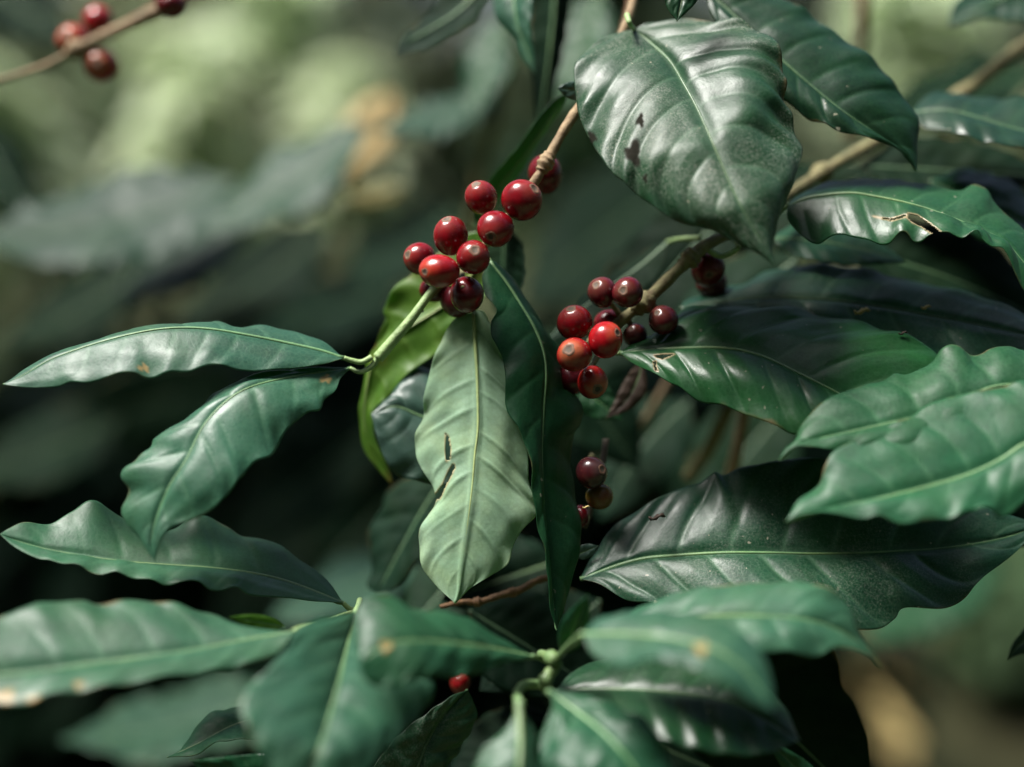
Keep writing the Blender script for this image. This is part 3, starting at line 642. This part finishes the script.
twig('short yellow green stub beside the upright blurred young leaf', [(565,650,.455),(573,644,.45),(580,638,.445)], [.0010,.0011], 'shoot', n=30, group=G4)
twig('upright brown twig at the top behind the large dusty leaf', [(635,-30,.60),(630,10,.59),(618,50,.585)], [.0016,.0016], 'twigbrown', n=30, group=G4)
twig('thin dark brown twig end behind the dusky purple cherry', [(606,440,.516),(603,460,.512),(599,478,.509),(592,505,.508),(584,528,.508)], [.0012,.0012], 'bark', n=40, group=G4)
G5 = 'blurred twigs in the dark gap'
twig('thin blurred brown twig in the dark gap, left of the two thick ones', [(672,375,.62),(655,405,.62),(640,430,.63),(628,455,.64)], [.0018,.0016], 'twig', n=30, group=G5)
twig('thick blurred olive twig slanting in the dark gap, middle one', [(738,390,.60),(722,422,.60),(708,450,.61),(688,478,.62)], [.0032,.0030], 'twigolive', n=30, group=G5)
twig('thick blurred tan twig in the dark gap, nearest the broad leaf', [(748,395,.58),(742,425,.585),(736,455,.59),(730,480,.60)], [.0026,.0026], 'twig', n=30, group=G5)
twig('blurred upright brown stem at the top right behind the glossy leaf', [(864,-40,.72),(862,20,.72),(858,70,.73),(850,140,.74)], [.003,.003], 'twigbrown', n=30, group='blurred stems behind')
twig('blurred thin upright stem behind the top leaves, left of the tan twig', [(510,60,.8),(497,110,.8),(482,170,.82),(470,240,.84)], [.003,.003], 'twigolive', n=30, group='blurred stems behind')
twig('blurred tan twig with far cherries in the top left corner', [(-40,92,.60),(0,80,.60),(45,66,.60),(85,45,.60),(125,27,.60),(160,10,.60),(215,-15,.60)], [.0011,.0012,.0016,.0026,.0034,.0034], 'twig', nodes=[(.45,.0045)], group='blurred stems behind')

# ------------------------------------------------------------------ cherries
def cherry(label, x, y, rx, ry, d, cal, kind, group, crown=.30, pitk='pitgrey', stalk=None, res=(40, 28)):
    """a cherry at pixel (x,y), cal = pixel offset of its crown from the centre; the crown may face away (third value -1)"""
    c = P(x, y, d); px = K*d; a, b = rx*px, ry*px; e = (a+b)/2
    dx, dy = cal[0]/rx, -cal[1]/ry; q = min(dx*dx+dy*dy, .98); sgn = cal[2] if len(cal) > 2 else 1
    ax = np.array((dx, dy, sgn*math.sqrt(1-q))); ax /= np.linalg.norm(ax)
    u = np.cross(ax, (0.13, .99, .05)); u /= np.linalg.norm(u); v_ = np.cross(ax, u)
    nth, nph = res[1], res[0]
    rs = np.random.default_rng(int(x*7+y)); w1, w2, w3 = rs.uniform(0, 6.28, 3)
    def surf(th, ph, off=0):
        r = 1-.05*np.exp(-(th/.20)**2)+.018*np.exp(-((th-.34)/.12)**2)-.07*np.exp(-((math.pi-th)/.22)**2)
        r = r+.026*np.sin(2*ph+w1)*np.sin(th)+.016*np.sin(3*ph+w2)*np.sin(th)**2+.012*np.sin(ph+w3)*np.sin(2*th)+.012*np.cos(2*th+w3)+off
        dirn = np.cos(th)[..., None]*ax+(np.sin(th)*np.cos(ph))[..., None]*u+(np.sin(th)*np.sin(ph))[..., None]*v_
        q = dirn*r[..., None]
        return c+q[..., 0:1]*a*RT+q[..., 1:2]*b*UP-q[..., 2:3]*e*FWD
    def grid(th0, th1, n, off=0, wob=0):
        th = np.linspace(th0, th1, n); ph = np.linspace(0, 2*math.pi, nph, endpoint=False)
        TH, PH = np.meshgrid(th, ph, indexing='ij'); TH = TH*(1+wob*np.sin(PH*3+w1)+wob*.7*np.sin(PH*5+w2))
        off_ = off(np.linspace(0, 1, n))[:, None]*np.ones_like(TH) if callable(off) else off
        V = surf(TH, PH, off_).reshape(-1, 3); F = []
        for i in range(n-1):
            for j in range(nph):
                k = (j+1) % nph; F.append((i*nph+j, (i+1)*nph+j, (i+1)*nph+k, i*nph+k))
        return V, F, TH.ravel()
    root = empty('coffee_cherry', c, label, 'cherry', group)
    V, F, TH = grid(.001, math.pi-.001, nth)
    mesh_obj('skin', V, F, CM[kind], root, {'axis': np.cos(TH)})
    V, F, _ = grid(crown*.45, crown, 6, off=lambda s: .022*np.sin(s*math.pi)-.004, wob=.07)
    ring = mesh_obj('crown_ring', V, F, M['ring'], root)
    V, F, _ = grid(.001, crown*.52, 5, off=lambda s: .004-.0*s)
    pit = mesh_obj('crown_pit', V, F, M[pitk], None); pit.data.transform(__import__('mathutils').Matrix.Translation(-Vector(root.location))); pit.parent = ring
    if stalk is not None:
        p0 = surf(np.array([math.pi-.02]), np.array([0.]))[0]; p1 = P(*stalk)
        pth = np.linspace(p0, p1, 10); v, f = tube(pth, np.linspace(.0009, .0011, 10), 8); mesh_obj('stalk', v, f, M['twigolive'], root)
    return root
A_ = 'cherries of the upper cluster'; B_ = 'cherries of the lower cluster'; D_ = 'blurred far cherries'
cherry('red cherry at the upper left of the upper cluster, set apart from the long row', 481, 197.5, 16.8, 17.3, .494, (-5,-12), 'red', A_, stalk=(500,215,.501))
cherry('biggest red cherry, right beside the tan twig at the top of the upper cluster', 522, 200, 20.5, 20.8, .484, (13,-10), 'red', A_, stalk=(520,205,.50))
cherry('red cherry with a black round pit facing down left, below the biggest one', 495.5, 229, 18.2, 18.8, .482, (-4.5,9.5), 'red', A_, crown=.31, pitk='pit', stalk=(500,228,.50))
cherry('tall red cherry with pale scratches in the middle left of the upper cluster', 450.7, 236, 17.2, 20, .489, (-3.5,-16), 'red', A_, stalk=(472,250,.503))
cherry('red cherry farthest left in the upper cluster, tan crown on its left edge', 419.5, 258.5, 16, 17, .498, (-11.5,-3), 'red', A_, stalk=(440,280,.503))
cherry('bright red cherry lowest left in front of the upper cluster, small ringed pit', 439, 271, 20, 17, .476, (-14,2), 'bright', A_, crown=.24, pitk='pit', stalk=(447,275,.503))
cherry('red cherry with a centred grey crown, between the tall one and the folded leaf', 473.3, 257.5, 16.6, 17.8, .480, (2,-6), 'red', A_, crown=.34, stalk=(470,258,.504))
cherry('dark crimson glossy cherry at the bottom of the upper cluster, no pit showing', 466.8, 294.5, 17.2, 18.2, .486, (4,6,-1), 'crimson', A_, stalk=(462,270,.504))
cherry('nearly hidden dark cherry behind the glossy one at the bottom of the upper cluster', 456.5, 301, 16.6, 16.5, .502, (2,6,-1), 'maroon', A_)
cherry('half hidden red cherry under the bright red one, crossed by the green shoot', 434.5, 289.5, 15, 13.5, .508, (-3,5,-1), 'crimson', A_)
cherry('dark crimson cherry behind the tan twig, highest of the upper cluster', 545.3, 174, 17.6, 19.6, .515, (6,4,-1), 'crimson', A_, stalk=(540,170,.50))
cherry('tall red cherry at the left end of the lower cluster, crown on top', 574.5, 322.6, 17.4, 17.8, .492, (-4,-14), 'red', B_, stalk=(600,330,.506))
cherry('bright red cherry amid the lower cluster with a dark pit at its upper right', 605.8, 339.5, 17.6, 18.4, .484, (11.5,-6.5), 'bright', B_, crown=.26, pitk='pit', stalk=(612,330,.505))
cherry('orange red cherry with a broad grey crown facing the viewer, left of the lower cluster', 574.3, 354.6, 17.2, 17.2, .482, (-6.5,-5), 'orange', B_, crown=.40, stalk=(590,340,.506))
cherry('pink topped red cherry with a black pit at its foot, lowest of the lower cluster', 592.5, 382, 15.6, 16.6, .492, (4.5,7.5), 'orange', B_, crown=.36, pitk='pit', stalk=(600,352,.507))
cherry('maroon cherry at the upper left of the lower cluster, half covered by its twin', 602.3, 292.5, 14.8, 16, .500, (-7,-7), 'maroon', B_, stalk=(620,315,.506))
cherry('maroon cherry with a brown crown, right one of the dark pair on the lower cluster', 627.8, 292.3, 15.4, 16, .494, (-6,-1), 'maroon', B_, crown=.34, stalk=(640,305,.505))
cherry('maroon cherry right of the twig at the base of the broad green leaf', 663.5, 320, 15.4, 14.4, .498, (-8,-7), 'maroon', B_, crown=.24, stalk=(650,300,.505))
cherry('small dark cherry in the shade between the bright red one and the broad leaf', 635, 335, 12.5, 12, .506, (-5,-6), 'maroon', B_, crown=.2, stalk=(628,320,.505))
cherry('mostly hidden red cherry in the centre of the lower cluster', 608, 322, 14.5, 12.5, .510, (0,-7,-1), 'crimson', B_)
cherry('dark cherry mostly hidden behind the two lowest ones of the lower cluster', 572, 379, 16.5, 16, .508, (-3,7,-1), 'maroon', B_)
cherry('dark red cherry alone up the olive twig, under the large dusty leaf', 708, 269, 17.4, 17.6, .515, (-1,7), 'crimson', B_, crown=.2, stalk=(700,250,.508))
cherry('blackish cherry peeping from below the lone one up the olive twig', 712, 284, 15.5, 14.5, .53, (2,5,-1), 'maroon', B_)
E_ = 'cherries between the folded leaf and the dark gap'
cherry('dusky purple cherry with a pale crown beside the dark folded leaf', 591.8, 472.5, 16, 16, .492, (10.5,-4), 'purple', E_, crown=.34, stalk=(592,455,.505))
cherry('olive yellow unripe cherry directly under the dusky purple one', 599.5, 496.5, 13.8, 13.4, .498, (5,5,-1), 'olive', E_)
cherry('tiny visible side of a red cherry below the olive yellow one', 581, 516, 8.5, 11, .502, (3,4,-1), 'crimson', E_)
cherry('small hidden red cherry above the tip of the grey textured leaf', 460, 683, 9.5, 11, .53, (2,4,-1), 'bright', E_)
cherry('blurred far red cherry on the left of the corner trio', 73.5, 41, 16.5, 17, .61, (-4,-4), 'orange', D_)
cherry('blurred far dull red cherry behind the corner trio', 98, 21, 14.5, 15, .625, (-4,-4,-1), 'bright', D_)
cherry('blurred far orange red cherry lowest of the corner trio', 101, 65, 17, 17, .605, (0,0), 'orange', D_, crown=.3)
cherry('blurred far dark cherry alone at the top edge, further up the corner twig', 171, 5, 16, 14, .585, (4,4,-1), 'crimson', D_)

# ------------------------------------------------------------------ small things on the leaves
def scrap(label, x, y, d, s, mat, name='leaf_scrap', cat='scrap'):
    c = P(x, y, d); px = K*d; V = []; F = []
    n, m_ = 9, 5
    for i in range(n):
        for j in range(m_):
            u_ = (i/(n-1)-.5)*2; v_ = (j/(m_-1)-.5)*2
            wv = .5*(1-.5*u_*u_)*(1+.5*math.sin(i*2.1))
            V.append(c+RT*u_*s*px+UP*(v_*wv*s*.55+.25*s*math.sin(u_*3))*px-FWD*(.35*s*math.cos(v_*2)+.2*s*math.sin(u_*5))*px)
    for i in range(n-1):
        for j in range(m_-1): F.append((i*m_+j, (i+1)*m_+j, (i+1)*m_+j+1, i*m_+j+1))
    o = mesh_obj(name, V, F, M[mat]); me = o.data
    off = c; me.transform(__import__('mathutils').Matrix.Translation(-Vector(off))); o.location = off
    md = o.modifiers.new('thickness', 'SOLIDIFY'); md.thickness = .0004
    o['label'] = label; o['category'] = cat
    return o
scrap('small curled brown dead scrap lying on the wide dark grey green leaf', 657, 517, .489, 8.5, 'brown')
scrap('pale dry crumb on the dark littered leaf at the right', 862, 311, .508, 8, 'dead')
scrap('reddish crumb lying between the littered leaf and the broad green leaf', 903, 333, .495, 4.5, 'brown')
scrap('white flake below the olive yellow cherry', 586, 507, .488, 3.5, 'dead')
scrap('tan flake on the littered leaf, right of the pale dry crumb', 926, 307, .505, 5, 'dead')
ins = empty('insect', P(420, 311, .5), 'tiny black insect on the yellowish green leaf beside the pale shoot', 'insect')
for nm, dx, s in (('abdomen', 1.6, 1.9), ('head', -1.6, 1.2)):
    bm = bmesh.new(); bmesh.ops.create_uvsphere(bm, u_segments=12, v_segments=8, radius=1)
    for v in bm.verts: v.co = Vector((v.co.x*1.35, v.co.y*.8, v.co.z*.8))*s*K*.5
    V = [np.array(v.co)+P(420+dx, 311, .5) for v in bm.verts]; F = [[v.index for v in f.verts] for f in bm.faces]; bm.free()
    mesh_obj(nm, V, F, M['insect'], ins)

# ------------------------------------------------------------------ ground, hill and what grows behind
def ground_mat():
    m, nt, b = mat_new('leaf littered ground')
    c = mix(nt, ramp(nt, noise(nt, 1.1, 3, .5), .42, .58), (.022, .042, .020), (.06, .06, .03))
    c = mix(nt, ramp(nt, noise(nt, 14, 5, .7), .45, .7), c, (.055, .05, .025))
    c = mix(nt, ramp(nt, noise(nt, .5, 2), .5, .65), c, (.08, .12, .05))
    nt.links.new(c, b.inputs['Base Color']); b.inputs['Roughness'].default_value = .95; b.inputs['Specular IOR Level'].default_value = .1
    bm = N(nt, 'ShaderNodeBump'); bm.inputs['Strength'].default_value = .8; bm.inputs['Distance'].default_value = .03
    nt.links.new(noise(nt, 25, 6, .7), bm.inputs['Height']); nt.links.new(bm.outputs[0], b.inputs['Normal'])
    return m
n = 90; xs = np.sign(np.linspace(-1, 1, n))*np.abs(np.linspace(-1, 1, n))**2.2*200
X, Y = np.meshgrid(xs, xs+20, indexing='ij')
Z = .06*np.sin(X*1.3+.5)*np.sin(Y*1.1)+.02*np.sin(X*4.1+Y*3.3)+np.clip(Y-9, 0, 60)*.10+np.clip(Y-9, 0, 60)*.02*np.sin(X*.2)
F = [(i*n+j, (i+1)*n+j, (i+1)*n+j+1, i*n+j+1) for i in range(n-1) for j in range(n-1)]
g = mesh_obj('ground', np.stack([X, Y, Z], 2).reshape(-1, 3), F, ground_mat()); g['kind'] = 'structure'
def gz(x, y):
    """ ground height """
    return .06*math.sin(x*1.3+.5)*math.sin(y*1.1)+.02*math.sin(x*4.1+y*3.3)+min(max(y-9, 0), 60)*.10+min(max(y-9, 0), 60)*.02*math.sin(x*.2)

# pale dry soil path at the right
yy = np.linspace(1.9, 3.9, 30); xc = .255*yy-np.clip(yy-3.5, 0, 1)**1.5*.9; V = []; F = []
for i in range(30):
    for j in range(9):
        x_ = xc[i]+(j/8-.5)*(.26+.03*math.sin(i*1.7+j)); V.append((x_, yy[i], gz(x_, yy[i])+.012))
for i in range(29):
    for j in range(8): F.append((i*9+j, i*9+j+1, (i+1)*9+j+1, (i+1)*9+j))
pm = bark_mat('dry soil', (.42, .33, .13), (.33, .25, .10), scale=12, rough=.95)
pa = mesh_obj('path', V, F, pm); pa['kind'] = 'structure'
M['bush'] = leaf_mat('bush leaf darkened as shade', (.004, .016, .008), (.012, .03, .016), rough=.65, trans=.15, spec=.06)  # shade put into the base colour, nearly black
M['bushlight'] = leaf_mat('bush leaf light', (.11, .20, .10), (.2, .25, .1), rough=.6, trans=.4, spec=.2, tcol=(.18, .25, .12))
M['treeleaf'] = leaf_mat('tree leaf far', (.24, .31, .19), (.3, .35, .2), rough=.6, trans=.5, spec=.2, tcol=(.42, .47, .30))
M['woodland'] = leaf_mat('woodland leaf', (.06, .095, .05), (.1, .12, .06), (.04, .07, .04), rough=.7, trans=.4, spec=.15, tcol=(.12, .16, .09))
M['dryleaf'] = leaf_mat('dry leaf tan', (.20, .30, .18), (.3, .3, .2), rough=.7, trans=.3, spec=.2, tcol=(.5, .45, .28))
def leaf_cloud(centres, size, rs):
    V = []; F = []
    for c in centres:
        s = size*rs.uniform(.7, 1.25); az = rs.uniform(0, 6.28); dp = rs.uniform(-.7, .25)
        f = np.array((math.cos(az)*math.cos(dp), math.sin(az)*math.cos(dp), math.sin(dp))); sd_ = np.array((-math.sin(az), math.cos(az), rs.uniform(-.4, .4))); sd_ /= np.linalg.norm(sd_)
        up = np.cross(f, sd_); k = len(V)
        for t, w_ in ((0, .03), (.3, .21), (.6, .2), (.85, .09), (1, .01)):
            p = c+f*t*s-np.array((0, 0, 1))*.22*t*t*s
            V += [p-sd_*w_*s+up*.06*s*(w_*4), p, p+sd_*w_*s+up*.06*s*(w_*4)]
        for i in range(4):
            a = k+i*3; F += [(a, a+3, a+4, a+1), (a+1, a+4, a+5, a+2)]
    return V, F
def shrub(label, x, y, h, rad, n_, size, mat, name='coffee_shrub', cat='shrub', group=None, trunk=True, z0=None, low=.15):
    rs = np.random.default_rng(int(abs(x)*100+y*37)); z = gz(x, y); root = empty(name, (x, y, z), label, cat, group)
    k = 9; cl = []
    for i in range(k):
        a = rs.uniform(0, 6.28); r_ = rad*rs.uniform(.15, .75); cl.append((x+r_*math.cos(a), y+r_*math.sin(a), z+h*(low+(.95-low)*(i+.5)/k), rad*rs.uniform(.3, .5)))
    cs = []
    for i in range(n_):
        q = cl[rs.integers(k)]; d_ = rs.normal(0, 1, 3); d_ /= np.linalg.norm(d_); cs.append(np.array(q[:3])+d_*q[3]*rs.uniform(.3, 1)**.6)
    V, F = leaf_cloud(cs, size, rs); mesh_obj('crown', V, F, M[mat], root)
    zz = np.linspace(0, 1, 14); pth = np.stack([x+.05*h*np.sin(zz*4+x), y+.04*h*np.sin(zz*3), z-.05+zz*h*.9], 1)
    v, f = tube(pth, np.linspace(.022*h*.6+.006, .004, 14), 9); mesh_obj('trunk', v, f, M['bark'], root)
    for q in cl[2:]:
        a0 = pth[min(12, int((q[2]-z)/h*10))]; pp_ = crom([a0, (a0+np.array(q[:3]))/2+np.array((0, 0, .03*h)), q[:3]], 10)
        v, f = tube(pp_, np.linspace(.006*h+.002, .002, 10), 6); mesh_obj('limb', v, f, M['bark'], root)
    return root
def at(px, y):  # ground x for a pixel column at forward distance y
    return (px-512)*K*y
G6 = 'coffee shrubs close behind'
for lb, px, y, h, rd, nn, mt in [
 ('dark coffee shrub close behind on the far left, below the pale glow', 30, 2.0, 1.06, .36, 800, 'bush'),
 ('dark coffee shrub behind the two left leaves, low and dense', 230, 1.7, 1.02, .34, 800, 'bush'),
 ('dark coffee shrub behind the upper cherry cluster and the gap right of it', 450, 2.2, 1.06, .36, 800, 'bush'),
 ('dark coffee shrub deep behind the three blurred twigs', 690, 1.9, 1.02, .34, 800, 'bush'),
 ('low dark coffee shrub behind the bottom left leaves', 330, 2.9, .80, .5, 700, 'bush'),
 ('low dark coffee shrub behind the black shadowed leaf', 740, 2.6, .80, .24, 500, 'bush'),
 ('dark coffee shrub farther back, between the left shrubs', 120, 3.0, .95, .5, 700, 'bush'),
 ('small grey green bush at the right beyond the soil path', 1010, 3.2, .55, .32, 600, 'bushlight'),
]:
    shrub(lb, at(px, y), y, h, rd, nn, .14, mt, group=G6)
G8 = 'blurred bushes farther back, coloured pale as sunlit'
for lb, px, y, h, rd, nn, mt in [
 ('pale yellow green bush behind the far cherries, brightest blur at the left side', 20, 3.3, 1.50, .17, 360, 'sunlitbush'),
 ('pale green bush between the far cherries and the yellow dead leaf', 185, 3.6, 1.58, .13, 200, 'sunlitbush'),
 ('pale tan bush at the back beside the curled yellow dead leaf', 345, 3.6, 1.56, .14, 240, 'sunlitbush'),
 ('pale tan bush at the back touching the top edge, right of the far cherries', 290, 4.2, 2.0, .17, 240, 'sunlitbush'),
 ('pale green bush in the gap between the glossy leaf and the top right leaf', 885, 3.4, 1.75, .22, 420, 'sunlitbush'),
]:
    shrub(lb, at(px, y), y, h, rd, nn, .12, mt, group=G8, low=.72)
G7 = 'blurred trees at the back'
for lb, px, y, h, rd, nn, sz, mt in [
 ('pale yellow green tree at the back behind the far cherries', 40, 6.5, 3.2, 1.1, 900, .20, 'treeleaf'),
 ('pale dry leaved tree at the back above the yellow dead leaf', 300, 7.5, 3.4, 1.2, 900, .22, 'dryleaf'),
 ('green tree at the back between the pale trees', 170, 8.5, 3.6, 1.2, 900, .22, 'bushlight'),
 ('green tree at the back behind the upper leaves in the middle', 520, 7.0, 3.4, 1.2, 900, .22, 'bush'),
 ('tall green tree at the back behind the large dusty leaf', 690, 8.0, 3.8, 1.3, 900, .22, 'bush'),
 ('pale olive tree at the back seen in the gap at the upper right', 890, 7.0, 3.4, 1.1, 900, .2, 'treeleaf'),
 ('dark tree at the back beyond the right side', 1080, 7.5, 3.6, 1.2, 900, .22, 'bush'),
 ('dark tree at the back beyond the left side', -110, 7.0, 3.6, 1.2, 900, .22, 'bush'),
]:
    shrub(lb, at(px, y), y, h, rd, nn, sz, mt, name='tree', cat='tree', group=G7, low=.2)
# tree added out of view, its crown there to shade the shrubs behind
rs = np.random.default_rng(11); sx, sy = -3.3, 2.3; sroot = empty('added_shade_tree', (sx, sy, gz(sx, sy)), 'tall unseen tree added above the view to shade the shrubs behind', 'tree')
cs = []
for _ in range(1500):
    cs.append(np.array((rs.uniform(-3.6, .1), rs.uniform(1.15, 2.75), rs.uniform(3.3, 4.5))))
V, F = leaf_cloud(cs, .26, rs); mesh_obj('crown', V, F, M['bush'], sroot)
zz = np.linspace(0, 1, 20); v, f = tube(np.stack([sx+.12*np.sin(zz*3), sy+.08*np.sin(zz*5), zz*4.3-.05], 1), np.linspace(.11, .04, 20), 14); mesh_obj('trunk', v, f, M['bark'], sroot)
for bx, by in ((-2.2, 1.6), (-1.4, 2.2), (-.7, 2.7), (-.6, 1.6), (-2.4, 2.8)):
    pp_ = crom([(sx+.06, sy, 2.9), ((sx+bx)/2, (sy+by)/2, 3.6), (bx, by, 3.9)], 16); v, f = tube(pp_, np.linspace(.045, .012, 16), 9); mesh_obj('limb', v, f, M['bark'], sroot)
rs = np.random.default_rng(3); cs = []
for _ in range(22000):
    a = rs.uniform(0, 2*math.pi); rr_ = rs.uniform(4.5, 14) if math.cos(a) < -.3 else rs.uniform(10, 18) if math.cos(a) < .6 else rs.uniform(14, 26)  # sides and rear of the ring are unseen, added to block low sky light
    cs.append(np.array((rr_*math.sin(a), rr_*math.cos(a), 0)))
for c in cs: c[2] = gz(c[0], c[1])+rs.uniform(0, 1)**1.1*(9+1.5*math.sin(c[0]*.5))
V, F = leaf_cloud(cs, .7, rs); wd = mesh_obj('woodland', V, F, M['woodland']); wd['kind'] = 'stuff'
wd['label'] = 'distant blurred woodland behind the trees, its unseen ring added to block low sky'
